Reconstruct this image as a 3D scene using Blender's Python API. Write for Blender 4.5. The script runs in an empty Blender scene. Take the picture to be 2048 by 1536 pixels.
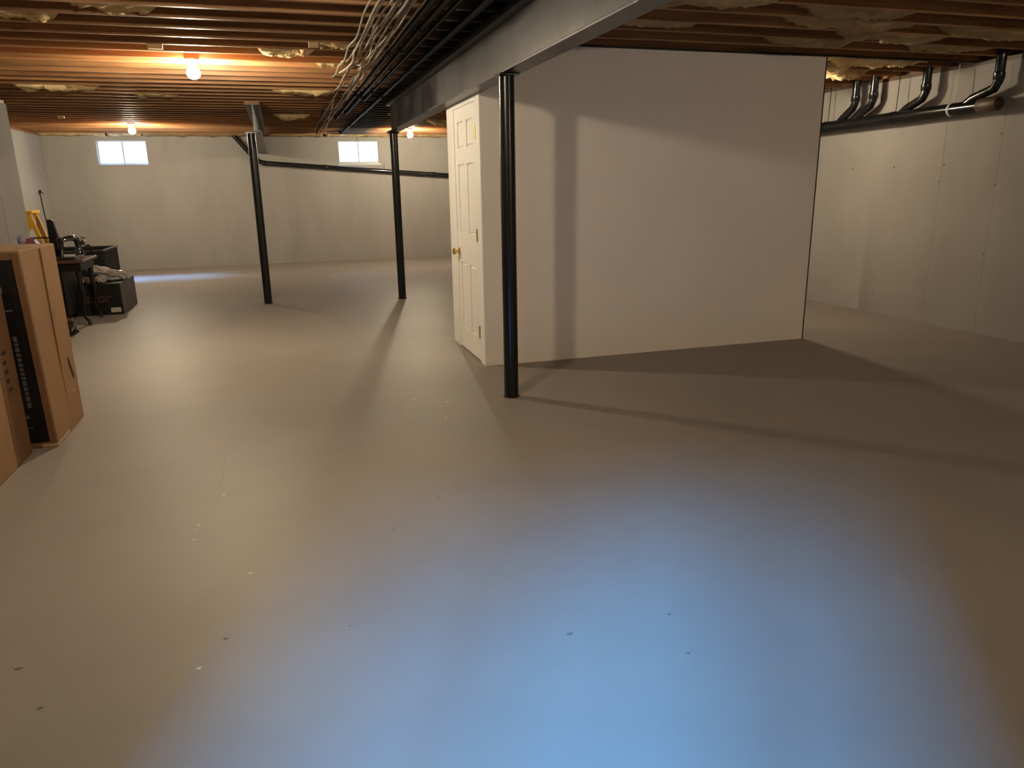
import bpy, bmesh, math, random
from mathutils import Vector, Matrix, noise
C = bpy.context.scene.collection
random.seed(7)

# ------------------------------------------------------------------ camera
H = 1.425
PITCH, YAW, ROLL, F = 0.263777495, 0.296600354, -0.0160694887, 1462.07023
cy, sy, cp, sp = math.cos(YAW), math.sin(YAW), math.cos(PITCH), math.sin(PITCH)
fw = Vector((sy*cp, cy*cp, -sp)); rt = Vector((cy, -sy, 0)); up = rt.cross(fw)
cr, sr = math.cos(ROLL), math.sin(ROLL)
r2 = cr*rt + sr*up; u2 = -sr*rt + cr*up
cam = bpy.data.cameras.new('camera'); cam_o = bpy.data.objects.new('camera', cam); C.objects.link(cam_o)
cam.sensor_fit = 'HORIZONTAL'; cam.sensor_width = 36; cam.lens = F/2048*36; cam.clip_start = 0.05; cam.clip_end = 100
M = Matrix((r2, u2, -fw)).transposed().to_4x4(); M.translation = Vector((0, 0, H)); cam_o.matrix_world = M
bpy.context.scene.camera = cam_o

# ------------------------------------------------------------------ world, daylight, exposure
sc = bpy.context.scene
sc.view_settings.view_transform = 'Standard'; sc.view_settings.look = 'None'
sc.view_settings.gamma = 1; sc.view_settings.use_curve_mapping = False
sc.view_settings.exposure = 0.0
w = bpy.data.worlds.new('sky'); sc.world = w; w.use_nodes = True
w.node_tree.nodes['Background'].inputs[0].default_value = (0.72, 0.87, 1.0, 1)
w.node_tree.nodes['Background'].inputs[1].default_value = 4.5
DAY = (0.27, 0.55, 1.0)
BULB_COL = (1.0, 0.84, 0.59)
BULB_POWER = 1350.0
def area(name, loc, target, sx, sy_, power, color, spread=math.pi):
    l = bpy.data.lights.new(name, 'AREA'); l.shape = 'RECTANGLE'; l.size = sx; l.size_y = sy_
    l.energy = power; l.color = color; l.spread = spread
    o = bpy.data.objects.new(name, l); C.objects.link(o); o.location = loc
    o.rotation_euler = (Vector(target)-Vector(loc)).to_track_quat('-Z', 'Y').to_euler(); return o
area('sky_light_window_left', (-3.1, 16.7, 3.4), (-2.66, 15.7, 2.13), 0.5, 0.4, 900, (0.2, 0.5, 1.0))
area('sky_light_window_mid', (1.63, 16.65, 3.1), (1.63, 15.7, 2.13), 1.0, 0.8, 30, DAY)
area('sky_light_window_behind', (-3.72, -6.2, 3.45), (-2.06, -3.2, 2.14), 0.62, 0.25, 8200, (0.07, 0.42, 1.0))

# ------------------------------------------------------------------ helpers
def tag(o, label=None, cat=None, group=None, kind=None):
    if label: o['label'] = label
    if cat: o['category'] = cat
    if group: o['group'] = group
    if kind: o['kind'] = kind
    return o
def empty(name, loc=(0, 0, 0), rz=0, parent=None, **k):
    o = bpy.data.objects.new(name, None); C.objects.link(o); o.empty_display_size = 0.05
    o.location = loc; o.rotation_euler = (0, 0, rz)
    if parent: o.parent = parent
    return tag(o, **k)
def link(name, me, m, parent=None, smooth=False, **k):
    o = bpy.data.objects.new(name, me); C.objects.link(o)
    if m and not me.materials: me.materials.append(m)
    if smooth:
        for p in me.polygons: p.use_smooth = True
    if parent: o.parent = parent
    return tag(o, **k)
class B:
    """collects shapes in one bmesh"""
    def __init__(s): s.bm = bmesh.new()
    def box(s, x0, x1, y0, y1, z0, z1, bev=0, mat=None):
        r = bmesh.ops.create_cube(s.bm, size=1.0)
        vs = r['verts']
        bmesh.ops.scale(s.bm, vec=(x1-x0, y1-y0, z1-z0), verts=vs)
        bmesh.ops.translate(s.bm, vec=((x0+x1)/2, (y0+y1)/2, (z0+z1)/2), verts=vs)
        if bev:
            es = list({e for v in vs for e in v.link_edges})
            g = bmesh.ops.bevel(s.bm, geom=es, offset=bev, segments=2, affect='EDGES', profile=0.6)
            vs = g['verts']
        if mat is not None: bmesh.ops.transform(s.bm, matrix=mat, verts=vs)
        return vs
    def tube(s, pts, r, n=12, caps=True):
        pts = [Vector(p) for p in pts]; rs = r if isinstance(r, (list, tuple)) else [r]*len(pts)
        rings = []; prev = None
        for i, p in enumerate(pts):
            d = (pts[min(i+1, len(pts)-1)]-pts[max(i-1, 0)]).normalized()
            if prev is None:
                a = Vector((0, 0, 1)) if abs(d.z) < 0.9 else Vector((1, 0, 0))
                u = d.cross(a).normalized()
            else:
                u = (prev - d*prev.dot(d)).normalized()
            v = d.cross(u); prev = u
            rings.append([s.bm.verts.new(p + rs[i]*(math.cos(2*math.pi*k/n)*u + math.sin(2*math.pi*k/n)*v)) for k in range(n)])
        for a, b in zip(rings, rings[1:]):
            for k in range(n): s.bm.faces.new((a[k], a[(k+1) % n], b[(k+1) % n], b[k]))
        if caps: s.bm.faces.new(rings[0][::-1]); s.bm.faces.new(rings[-1])
        return s
    def lathe(s, prof, loc=(0, 0, 0), n=24):
        rings = []
        for r, z in prof:
            rings.append([s.bm.verts.new((loc[0]+r*math.cos(2*math.pi*k/n), loc[1]+r*math.sin(2*math.pi*k/n), loc[2]+z)) for k in range(n)])
        for a, b in zip(rings, rings[1:]):
            for k in range(n): s.bm.faces.new((a[k], a[(k+1) % n], b[(k+1) % n], b[k]))
        s.bm.faces.new(rings[0][::-1]); s.bm.faces.new(rings[-1]); return s
    def sphere(s, loc, r, sc_=(1, 1, 1), n=16):
        g = bmesh.ops.create_uvsphere(s.bm, u_segments=n, v_segments=n//2, radius=r)
        bmesh.ops.scale(s.bm, vec=sc_, verts=g['verts']); bmesh.ops.translate(s.bm, vec=loc, verts=g['verts']); return s
    def poly(s, pts, thick):      # flat polygon extruded along a vector
        t = Vector(thick); a = [s.bm.verts.new(p) for p in pts]; b = [s.bm.verts.new(Vector(p)+t) for p in pts]
        n = len(pts); s.bm.faces.new(a); s.bm.faces.new(b[::-1])
        for i in range(n): s.bm.faces.new((a[i], b[i], b[(i+1) % n], a[(i+1) % n]))
        return s
    def mesh(s, name='m'):
        bmesh.ops.recalc_face_normals(s.bm, faces=s.bm.faces)
        me = bpy.data.meshes.new(name); s.bm.to_mesh(me); s.bm.free(); return me
    def build(s, name, m, parent=None, smooth=False, **k):
        o = link(name, s.mesh(name), m, parent, smooth, **k)
        if smooth:
            o.data.set_sharp_from_angle(angle=math.radians(40))
        return o
def loc_to(o, base):   # bring a mesh modelled in world coordinates under a root standing at base
    o.location = -Vector(base)

# ------------------------------------------------------------------ materials
def mat(name, col, rough=0.6, metal=0, spec=0.5, var=0.0, scale=3.0, col2=None, bump=0.0, bscale=40, stretch=(1, 1, 1), perobj=0.0, coat=0):
    m = bpy.data.materials.new(name); m.use_nodes = True; nt = m.node_tree; b = nt.nodes['Principled BSDF']
    b.inputs['Roughness'].default_value = rough; b.inputs['Metallic'].default_value = metal
    b.inputs['Specular IOR Level'].default_value = spec; b.inputs['Base Color'].default_value = (*col, 1)
    b.inputs['Coat Weight'].default_value = coat
    tc = nt.nodes.new('ShaderNodeTexCoord'); mp = nt.nodes.new('ShaderNodeMapping'); mp.inputs['Scale'].default_value = stretch
    nt.links.new(tc.outputs['Object'], mp.inputs[0])
    src = None
    if var or col2:
        n = nt.nodes.new('ShaderNodeTexNoise'); n.inputs['Scale'].default_value = scale; n.inputs['Detail'].default_value = 6
        n.inputs['Roughness'].default_value = 0.6
        nt.links.new(mp.outputs[0], n.inputs['Vector'])
        rp = nt.nodes.new('ShaderNodeValToRGB'); rp.color_ramp.elements[0].position = 0.32; rp.color_ramp.elements[1].position = 0.68
        c2 = col2 or tuple(c*(1-var) for c in col)
        rp.color_ramp.elements[0].color = (*c2, 1); rp.color_ramp.elements[1].color = (*col, 1)
        nt.links.new(n.outputs[0], rp.inputs[0]); src = rp.outputs[0]
        if perobj:
            oi = nt.nodes.new('ShaderNodeObjectInfo'); mr = nt.nodes.new('ShaderNodeMapRange')
            mr.inputs['To Min'].default_value = 1-perobj; mr.inputs['To Max'].default_value = 1+perobj
            nt.links.new(oi.outputs['Random'], mr.inputs[0])
            hs = nt.nodes.new('ShaderNodeHueSaturation'); nt.links.new(mr.outputs[0], hs.inputs['Value']); nt.links.new(src, hs.inputs['Color']); src = hs.outputs[0]
            # offset the noise per object
            cx = nt.nodes.new('ShaderNodeCombineXYZ'); mu = nt.nodes.new('ShaderNodeMath'); mu.operation = 'MULTIPLY'; mu.inputs[1].default_value = 37
            nt.links.new(oi.outputs['Random'], mu.inputs[0])
            for i in range(3): nt.links.new(mu.outputs[0], cx.inputs[i])
            nt.links.new(cx.outputs[0], mp.inputs['Location'])
        nt.links.new(src, b.inputs['Base Color'])
    if bump:
        n2 = nt.nodes.new('ShaderNodeTexNoise'); n2.inputs['Scale'].default_value = bscale; n2.inputs['Detail'].default_value = 4
        nt.links.new(mp.outputs[0], n2.inputs['Vector'])
        bp = nt.nodes.new('ShaderNodeBump'); bp.inputs['Strength'].default_value = bump; bp.inputs['Distance'].default_value = 0.01
        nt.links.new(n2.outputs[0], bp.inputs['Height']); nt.links.new(bp.outputs[0], b.inputs['Normal'])
    return m
M_floor = mat('painted_concrete_floor', (0.30, 0.265, 0.235), rough=0.5, spec=0.3, var=0.13, scale=0.9, bump=0.12, bscale=6)
M_conc = mat('poured_concrete', (0.37, 0.35, 0.33), rough=0.85, spec=0.2, var=0.14, scale=1.6, bump=0.2, bscale=14, stretch=(1, 1, 0.35))
M_dry = mat('painted_drywall', (0.86, 0.78, 0.70), rough=0.75, spec=0.25, var=0.05, scale=1.2, bump=0.05, bscale=60)
M_white = mat('white_trim_paint', (0.87, 0.85, 0.81), rough=0.45, spec=0.4, var=0.03)
M_black = mat('black_paint', (0.010, 0.010, 0.011), rough=0.25, spec=0.35, var=0.3, scale=5)
M_beam = mat('beam_paint_and_sheen', (0.062, 0.060, 0.068), rough=0.34, spec=0.5, col2=(0.012, 0.012, 0.015), scale=2.6, bump=0.35, bscale=5)  # paler blotches put the gloss paint's reflections into the base colour
M_pipe = mat('black_pipe', (0.006, 0.0065, 0.008), rough=0.2, spec=0.12)
def dull_black(name, col, k=0.07, rough=0.18):
    m = bpy.data.materials.new(name); m.use_nodes = True; nt = m.node_tree; nt.nodes.clear()
    d = nt.nodes.new('ShaderNodeBsdfDiffuse'); d.inputs[0].default_value = (*col, 1); g = nt.nodes.new('ShaderNodeBsdfGlossy'); g.inputs['Roughness'].default_value = rough
    n = nt.nodes.new('ShaderNodeTexNoise'); n.inputs['Scale'].default_value = 9
    mr = nt.nodes.new('ShaderNodeMapRange'); mr.inputs['To Min'].default_value = k*.4; mr.inputs['To Max'].default_value = k*1.6; nt.links.new(n.outputs[0], mr.inputs[0])
    mx = nt.nodes.new('ShaderNodeMixShader'); nt.links.new(mr.outputs[0], mx.inputs[0]); o = nt.nodes.new('ShaderNodeOutputMaterial')
    nt.links.new(d.outputs[0], mx.inputs[1]); nt.links.new(g.outputs[0], mx.inputs[2]); nt.links.new(mx.outputs[0], o.inputs[0]); return m
M_pipe = dull_black('black_pipe', (0.009, 0.0095, 0.011))
M_brass = mat('brass', (0.72, 0.5, 0.18), rough=0.28, metal=1)
M_card = mat('cardboard', (0.33, 0.19, 0.095), rough=0.75, spec=0.25, var=0.12, scale=4)
M_card2 = mat('cardboard_edge', (0.17, 0.08, 0.03), rough=0.7, var=0.1, scale=4)
M_tape = mat('clear_tape', (0.42, 0.28, 0.16), rough=0.15, spec=0.8)
M_print = mat('black_print', (0.007, 0.006, 0.007), spec=0.2, rough=0.45, col2=(0.015, 0.012, 0.011), scale=5)
M_greyprint = mat('grey_print', (0.09, 0.08, 0.075), rough=0.5)
M_brown = mat('brown_wood', (0.085, 0.035, 0.022), rough=0.35, var=0.4, scale=3, stretch=(1, 8, 1))
M_darkwood = mat('dark_wood', (0.006, 0.004, 0.004), spec=0.25, rough=0.45, var=0.4, scale=3)
M_gloss = mat('black_enamel', (0.008, 0.009, 0.011), rough=0.1, spec=0.8, coat=1)
M_chrome = mat('chrome', (0.7, 0.72, 0.75), rough=0.15, metal=1)
M_ribs = mat('charcoal_plastic', (0.014, 0.015, 0.015), spec=0.3, rough=0.6)
M_yellow = mat('yellow_paint', (0.85, 0.50, 0.03), rough=0.4)
M_maroon = mat('maroon_cloth', (0.16, 0.03, 0.035), rough=0.8, var=0.3, scale=8)
M_bluew = mat('pale_blue_cloth', (0.6, 0.62, 0.85), rough=0.6)
M_purple = mat('purple_grey_cloth', (0.22, 0.18, 0.28), rough=0.7, var=0.4, scale=20)
M_film = mat('plastic_film', (0.46, 0.40, 0.35), rough=0.16, spec=0.8, coat=0.8, var=0.35, scale=14)
M_roll = mat('kraft_roll', (0.38, 0.25, 0.15), rough=0.35, var=0.2, coat=0.5)
M_label = mat('white_label', (0.42, 0.38, 0.34), rough=0.5)
M_letter = mat('dim_red_ink', (0.055, 0.020, 0.014), rough=0.5, var=0.4, scale=30)
M_orange = mat('orange_print', (0.13, 0.06, 0.035), rough=0.5, var=0.5, scale=12)
M_boxside = mat('dark_box_side', (0.055, 0.045, 0.05), rough=0.5, var=0.5, scale=6)
M_porc = mat('porcelain', (0.75, 0.72, 0.66), rough=0.25)
M_alu = mat('window_frame_vinyl', (0.5, 0.54, 0.58), rough=0.4)
M_insul = mat('fiberglass', (0.76, 0.60, 0.36), rough=1.0, spec=0.05, col2=(0.45, 0.29, 0.12), scale=9, bump=1.0, bscale=30, perobj=0.15)
M_kraft = mat('kraft_facing', (0.46, 0.33, 0.18), rough=0.7, spec=0.3, col2=(0.30, 0.19, 0.09), scale=5, bump=0.6, bscale=12, perobj=0.12)
M_sub = mat('plywood_subfloor', (0.25, 0.14, 0.07), rough=0.8, var=0.3, scale=2)
M_cable = mat('cable_jacket', (0.36, 0.32, 0.26), rough=0.5, var=0.3, scale=6, perobj=0.35)
M_speck = mat('white_fleck', (0.66, 0.62, 0.56), rough=0.7)
M_dark = mat('dark_fleck', (0.17, 0.15, 0.13), rough=0.9, spec=0.1)
M_stain2 = mat('crack_dark', (0.24, 0.21, 0.18), rough=0.9, spec=0.1)
M_stain = mat('form_tie_stain', (0.16, 0.12, 0.09), rough=0.9)
M_joint = mat('wall_joint', (0.30, 0.28, 0.25), rough=0.9)
M_rust = mat('brown_fitting', (0.09, 0.05, 0.03), rough=0.5)
M_rustd = mat('dark_fitting', (0.025, 0.015, 0.01), rough=0.6)
M_block = mat('pale_pine', (0.62, 0.44, 0.22), rough=0.7, var=0.1)
M_teal = mat('green_foam_board', (0.24, 0.33, 0.25), rough=0.8)
M_blackstrip = mat('black_strip', (0.008, 0.007, 0.006), rough=0.8)
def wood_joist():
    m = bpy.data.materials.new('joist_pine'); m.use_nodes = True; nt = m.node_tree; b = nt.nodes['Principled BSDF']
    b.inputs['Roughness'].default_value = 0.55; b.inputs['Specular IOR Level'].default_value = 0.35
    N = nt.nodes.new; L = nt.links.new
    tc = N('ShaderNodeTexCoord'); oi = N('ShaderNodeObjectInfo'); mp = N('ShaderNodeMapping'); mp.inputs['Scale'].default_value = (0.7, 14, 14)
    mu = N('ShaderNodeMath'); mu.operation = 'MULTIPLY'; mu.inputs[1].default_value = 53; cx = N('ShaderNodeCombineXYZ')
    L(oi.outputs['Random'], mu.inputs[0]); [L(mu.outputs[0], cx.inputs[i]) for i in range(3)]
    L(cx.outputs[0], mp.inputs['Location']); L(tc.outputs['Object'], mp.inputs[0])
    n = N('ShaderNodeTexNoise'); n.inputs['Scale'].default_value = 2.2; n.inputs['Detail'].default_value = 7; L(mp.outputs[0], n.inputs['Vector'])
    r = N('ShaderNodeValToRGB'); r.color_ramp.elements[0].position = 0.3; r.color_ramp.elements[1].position = 0.7
    r.color_ramp.elements[0].color = (0.20, 0.085, 0.032, 1); r.color_ramp.elements[1].color = (0.40, 0.205, 0.085, 1)
    L(n.outputs[0], r.inputs[0])
    mr = N('ShaderNodeMapRange'); mr.inputs['To Min'].default_value = 0.72; mr.inputs['To Max'].default_value = 1.2; L(oi.outputs['Random'], mr.inputs[0])
    hs = N('ShaderNodeHueSaturation'); L(mr.outputs[0], hs.inputs['Value']); L(r.outputs[0], hs.inputs['Color'])
    # wood blended toward black on both sides of the painted beam
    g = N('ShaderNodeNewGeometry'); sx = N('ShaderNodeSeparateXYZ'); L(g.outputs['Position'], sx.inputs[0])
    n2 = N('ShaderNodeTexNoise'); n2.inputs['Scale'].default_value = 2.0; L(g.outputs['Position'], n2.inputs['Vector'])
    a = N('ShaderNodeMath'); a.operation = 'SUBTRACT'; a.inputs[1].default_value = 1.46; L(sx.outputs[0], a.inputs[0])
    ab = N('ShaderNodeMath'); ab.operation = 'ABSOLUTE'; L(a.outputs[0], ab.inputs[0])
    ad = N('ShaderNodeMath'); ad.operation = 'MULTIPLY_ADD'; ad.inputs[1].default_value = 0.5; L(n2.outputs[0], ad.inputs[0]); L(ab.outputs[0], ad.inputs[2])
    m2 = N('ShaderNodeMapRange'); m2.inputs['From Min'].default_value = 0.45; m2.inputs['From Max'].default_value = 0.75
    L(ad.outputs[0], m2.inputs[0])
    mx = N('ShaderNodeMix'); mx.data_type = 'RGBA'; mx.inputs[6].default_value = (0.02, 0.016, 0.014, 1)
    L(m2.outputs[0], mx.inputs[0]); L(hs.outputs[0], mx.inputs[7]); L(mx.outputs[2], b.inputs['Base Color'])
    bp = N('ShaderNodeBump'); bp.inputs['Strength'].default_value = 0.3; bp.inputs['Distance'].default_value = 0.01; L(n.outputs[0], bp.inputs['Height']); L(bp.outputs[0], b.inputs['Normal'])
    return m
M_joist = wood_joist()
def emis(name, col, st):
    m = bpy.data.materials.new(name); m.use_nodes = True; nt = m.node_tree; nt.nodes.clear()
    e = nt.nodes.new('ShaderNodeEmission'); e.inputs[0].default_value = (*col, 1); e.inputs[1].default_value = st
    o = nt.nodes.new('ShaderNodeOutputMaterial'); nt.links.new(e.outputs[0], o.inputs[0]); return m
M_glow = emis('lit_bulb_glass', BULB_COL, BULB_POWER)
def glass():
    m = bpy.data.materials.new('window_glass'); m.use_nodes = True; nt = m.node_tree; nt.nodes.clear()
    t = nt.nodes.new('ShaderNodeBsdfTransparent'); g = nt.nodes.new('ShaderNodeBsdfGlossy'); g.inputs['Roughness'].default_value = 0.02
    mx = nt.nodes.new('ShaderNodeMixShader'); mx.inputs[0].default_value = 0.06; o = nt.nodes.new('ShaderNodeOutputMaterial')
    nt.links.new(t.outputs[0], mx.inputs[1]); nt.links.new(g.outputs[0], mx.inputs[2]); nt.links.new(mx.outputs[0], o.inputs[0]); return m
M_glass = glass()

# ------------------------------------------------------------------ room shell
XL, XLF, XR, YB, YF, YJ = -2.9, -3.95, 6.25, 15.6, -3.2, 10.3
ZC, ZW, ZS = 2.465, 2.43, 2.70
fl = B(); fl.box(XLF-0.3, XR+0.3, YF-0.3, YB+0.3, -0.15, 0)
floor = fl.build('floor', M_floor, kind='structure')
WZ0, WZ1 = 1.925, 2.35
W1 = (-3.083, -2.25); W2 = (1.228, 2.026); W3 = (-2.4, -1.72)
def wall_y(name, x0, x1, y0, y1, holes, z1=ZW):
    b = B(); xs = x0
    for a, c in holes:
        b.box(xs, a, y0, y1, 0, z1); b.box(a, c, y0, y1, 0, WZ0); b.box(a, c, y0, y1, WZ1, z1); xs = c
    b.box(xs, x1, y0, y1, 0, z1)
    return b.build(name, M_conc, kind='structure')
wall_back = wall_y('wall_back', XLF-0.2, XR+0.2, YB, YB+0.2, [W1, W2])
wall_front = wall_y('wall_front', XL-0.2, XR+0.2, YF-0.2, YF, [W3])
b = B(); b.box(XL-0.2, XL, YF, YJ, 0, ZW); wall_left = b.build('wall_left', M_conc, kind='structure')
b = B(); b.box(XLF-0.2, XL-0.2, YJ-0.2, YJ, 0, ZW); b.build('wall_left_return', M_conc, kind='structure')
b = B(); b.box(XLF-0.2, XLF, YJ, YB, 0, ZW); b.build('wall_left_far', M_conc, kind='structure')
b = B(); b.box(XR, XR+0.2, YF, YB, 0, ZW); wall_right = b.build('wall_right', M_conc, kind='structure')
# sill plates and rim boards above the concrete
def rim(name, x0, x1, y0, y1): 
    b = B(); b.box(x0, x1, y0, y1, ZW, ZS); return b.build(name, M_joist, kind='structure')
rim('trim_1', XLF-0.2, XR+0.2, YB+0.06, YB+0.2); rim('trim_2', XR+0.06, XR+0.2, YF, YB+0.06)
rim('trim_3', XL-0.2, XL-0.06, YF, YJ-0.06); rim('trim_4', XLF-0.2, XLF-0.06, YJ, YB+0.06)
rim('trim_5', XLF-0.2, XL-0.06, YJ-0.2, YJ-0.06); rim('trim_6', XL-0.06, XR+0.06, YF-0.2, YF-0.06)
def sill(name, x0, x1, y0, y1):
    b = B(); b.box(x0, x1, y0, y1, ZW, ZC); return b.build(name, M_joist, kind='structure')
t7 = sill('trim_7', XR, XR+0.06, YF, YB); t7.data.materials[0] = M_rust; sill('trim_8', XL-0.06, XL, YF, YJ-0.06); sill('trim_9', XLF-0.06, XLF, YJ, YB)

# ceiling: subfloor with every joist a child
c = B(); c.box(XLF-0.2, XR+0.2, YF-0.2, YB+0.2, ZS, ZS+0.02)
ceiling = c.build('ceiling', M_sub, kind='structure')
SP = 0.3045; Y0J = 5.055
jy = []; k = int((YF-Y0J)/SP)
y = Y0J + k*SP
while y < YB-0.02:
    if y > YF: jy.append(y)
    y += SP
def joist_mesh(x0, x1, seed):
    b = B(); vs = b.box(x0, x1, -0.019, 0.019, ZC, ZS, bev=0.003); return b.mesh('joist')
jm_left = [joist_mesh(XL-0.05, 1.455, 0), joist_mesh(XLF-0.05, 1.455, 1)]
jm_right = joist_mesh(1.465, XR+0.05, 2)
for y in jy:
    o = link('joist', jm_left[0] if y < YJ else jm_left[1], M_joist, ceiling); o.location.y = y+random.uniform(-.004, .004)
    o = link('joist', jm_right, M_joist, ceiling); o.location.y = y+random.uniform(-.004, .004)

# floor marks
def fleck(x, y, rx, ry, m, name):
    b = B(); n = 9; ph = random.random()*6
    pts = [(x+rx*math.cos(2*math.pi*i/n+ph)*random.uniform(.6, 1.2), y+ry*math.sin(2*math.pi*i/n+ph)*random.uniform(.6, 1.2), 0.0) for i in range(n)]
    b.poly(pts, (0, 0, 0.0012)); b.build(name, m, floor)
for x, y, s in [(-.236, 2.724, .013), (-.384, 3.562, .009), (-.467, 3.246, .009), (-.473, 3.098, .008), (-.367, 2.161, .009), (-.348, 2.692, .005), (-.40, 4.1, .006), (-.473, 3.19, .006), (.98, 4.75, .012), (.78, 4.9, .01), (.70, 4.7, .01), (.9, 4.42, .008)]:
    fleck(x, y, s, s*.8, M_speck, 'paint_fleck')
for x, y, s in [(-.907, 2.338, .013), (-.788, 2.113, .01), (.099, 2.243, .004), (.786, 1.964, .013), (.347, 2.914, .005), (.60, 3.2, .006), (1.15, 1.96, .009), (1.1, 1.75, .008), (-.3, 2.3, .008), (.36, 2.78, .003)]:
    fleck(x, y, s, s*.6, M_dark, 'floor_stain')
def crack(pts, wd):
    b = B()
    L_ = [Vector((p[0]-wd*random.uniform(.4, 1), p[1], 0)) for p in pts]; R_ = [Vector((p[0]+wd*random.uniform(.4, 1), p[1], 0)) for p in pts][::-1]
    b.poly(L_+R_, (0, 0, 0.0002)); b.build('floor_crack', M_stain2, floor)
crack([(.681+.008*math.sin(t*3.1)+.04*t/10, 4.05-.1*t, 0) for t in range(11)], .0014)
crack([(-.41+.01*math.sin(t*2.3), 4.15-.1*t, 0) for t in range(9)], .0012)

# right wall: form tie holes and panel joints
for y, z in [(5.875, 1.563), (5.304, 1.816), (5.908, 1.408), (5.291, 1.37), (5.275, 0.1), (5.9, .85), (6.5, 1.56), (6.5, .85), (5.3, .75), (6.6, .2), (5.9, .2), (7.1, 1.56)]:
    b = B(); b.tube([(XR-0.002, y, z), (XR-0.0005, y, z)], random.uniform(.006, .012), 9); b.build('form_tie_mark', M_stain, wall_right)
for y in (5.29, 5.9):
    b = B(); b.box(XR-0.0012, XR, y-.0025, y+.0025, 0.01, 2.42); b.build('panel_joint', M_joint, wall_right)
for x in (-3.4, -2.2, -1.6, -1.0, .2, .8, 2.3, 2.9, 3.5):
    b = B(); b.box(x-.003, x+.003, YB-0.0015, YB, 0.01, 1.9); b.build('panel_joint', M_joint, wall_back)
for y in (9.55, 8.9, 7.7):
    b = B(); b.box(XL, XL+0.004, y-.008, y+.008, 0.01, 2.42); b.build('panel_joint', M_joint, wall_left)

# closet partition (drywall box under the joists)
PX0, PX1, PY0, PY1 = 1.52, 4.59, 5.66, 6.82
DY0, DY1, DZ = 5.79, 6.535, 2.07
b = B(); b.box(PX0, PX1, PY0, PY0+0.1, 0, ZC-0.001); b.build('wall_partition_front', M_dry, kind='structure')
b = B(); b.box(PX0, PX0+0.1, PY0+0.1, DY0, 0, ZC-0.001); b.box(PX0, PX0+0.1, DY1, PY1, 0, ZC-0.001); b.box(PX0, PX0+0.1, DY0, DY1, DZ, ZC-0.001)
b.build('wall_partition_left', M_dry, kind='structure')
b = B(); b.box(PX0+0.1, PX1, PY1-0.1, PY1, 0, ZC-0.001); b.build('wall_partition_back', M_dry, kind='structure')
b = B(); b.box(PX1-0.1, PX1, PY0+0.1, PY1-0.1, 0, ZC-0.001); b.build('wall_partition_right', M_dry, kind='structure')
b = B(); b.box(PX1, PX1+0.012, PY0-0.001, PY0+0.05, 0, ZC-0.001); b.build('trim_10', M_blackstrip, kind='structure')  # narrow black strip down the partition's right corner
b = B(); b.box(PX0-.02, XR-.02, PY0-0.03, PY0+0.0, ZC-0.012, ZC); b.build('trim_11', M_blackstrip, kind='structure')
# casing
b = B(); b.box(PX0-0.016, PX0, PY0+0.005, DY0+0.004, 0, DZ+0.06, bev=.003); b.build('trim_12', M_white, kind='structure')
b = B(); b.box(PX0-0.016, PX0, DY1-0.004, DY1+0.075, 0, DZ+0.06, bev=.003); b.build('trim_13', M_white, kind='structure')
b = B(); b.box(PX0-0.016, PX0, DY0+0.004, DY1-0.004, DZ-0.004, DZ+0.06, bev=.003); b.build('trim_14', M_white, kind='structure')
b = B(); b.box(PX0-0.010, PX0, DY1+0.075, PY1, 0, ZC-0.001); b.build('trim_15', M_white, kind='structure')
# six panel door
door = empty('door_1', (PX0, (DY0+DY1)/2, 0), kind='structure')
def local(o, base=(PX0, (DY0+DY1)/2, 0)): o.location = -Vector(base); return o
d = B(); xf, xb = PX0-.010, PX0+.025
y0, y1, z0, z1 = DY0+.006, DY1-.006, 0.012, DZ-.006
st, ms = 0.105, 0.10
ym = (y0+y1)/2
cols = [(y0+st, ym-ms/2), (ym+ms/2, y1-st)]
rows = [(0.20, 0.785), (1.045, 1.615), (1.745, 1.955)]
ys = sorted({y0, y1, *[q for c_ in cols for q in c_]}); zs = sorted({z0, z1, *[q for r_ in rows for q in r_]})
for i in range(len(ys)-1):
    for j in range(len(zs)-1):
        a, c_, e, g = ys[i], ys[i+1], zs[j], zs[j+1]
        if (a, c_) in cols and (e, g) in rows:
            d.box(xf+.014, xb, a, c_, e, g)
        else: d.box(xf, xb, a, c_, e, g)
local(d.build('door_slab', M_white, door))
for a, c_ in cols:
    for e, g in rows:
        p = B(); m_ = .022
        vs = p.box(xf+.004, xf+.016, a+m_, c_-m_, e+m_, g-m_)
        for v in p.bm.verts:
            if v.co.x > xf+.01:
                v.co.y += (.018 if v.co.y > (a+c_)/2 else -.018); v.co.z += (.018 if v.co.z > (e+g)/2 else -.018)
        local(p.build('door_panel', M_white, door))
for z in (1.84, 1.05, 0.258):
    h_ = B(); h_.box(PX0-.014, PX0-.009, DY0+.008, DY0+.055, z-.05, z+.05); h_.tube([(PX0-.020, DY0+.010, z-.052), (PX0-.020, DY0+.010, z+.052)], .0075, 10)
    local(h_.build('hinge', M_brass, door))
XD = PX0-.012; kb = B(); ky, kz = DY1-.065, .875
kb.tube([(XD+.002, ky, kz), (XD-.006, ky, kz)], .032, 20); kb.tube([(XD-.006, ky, kz), (XD-.035, ky, kz)], .012, 12)
kb.tube([(XD-.03, ky, kz), (XD-.036, ky, kz), (XD-.05, ky, kz), (XD-.062, ky, kz), (XD-.066, ky, kz)], [.014, .026, .03, .024, .01], 20)
local(kb.build('knob', M_brass, door, smooth=True))
b = B(); b.tube([(XD-.001, ky, kz-.03), (XD-.012, ky, kz-.05), (XD-.012, ky-.005, kz-.085)], .006, 8); local(b.build('key', M_brass, door))

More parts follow.
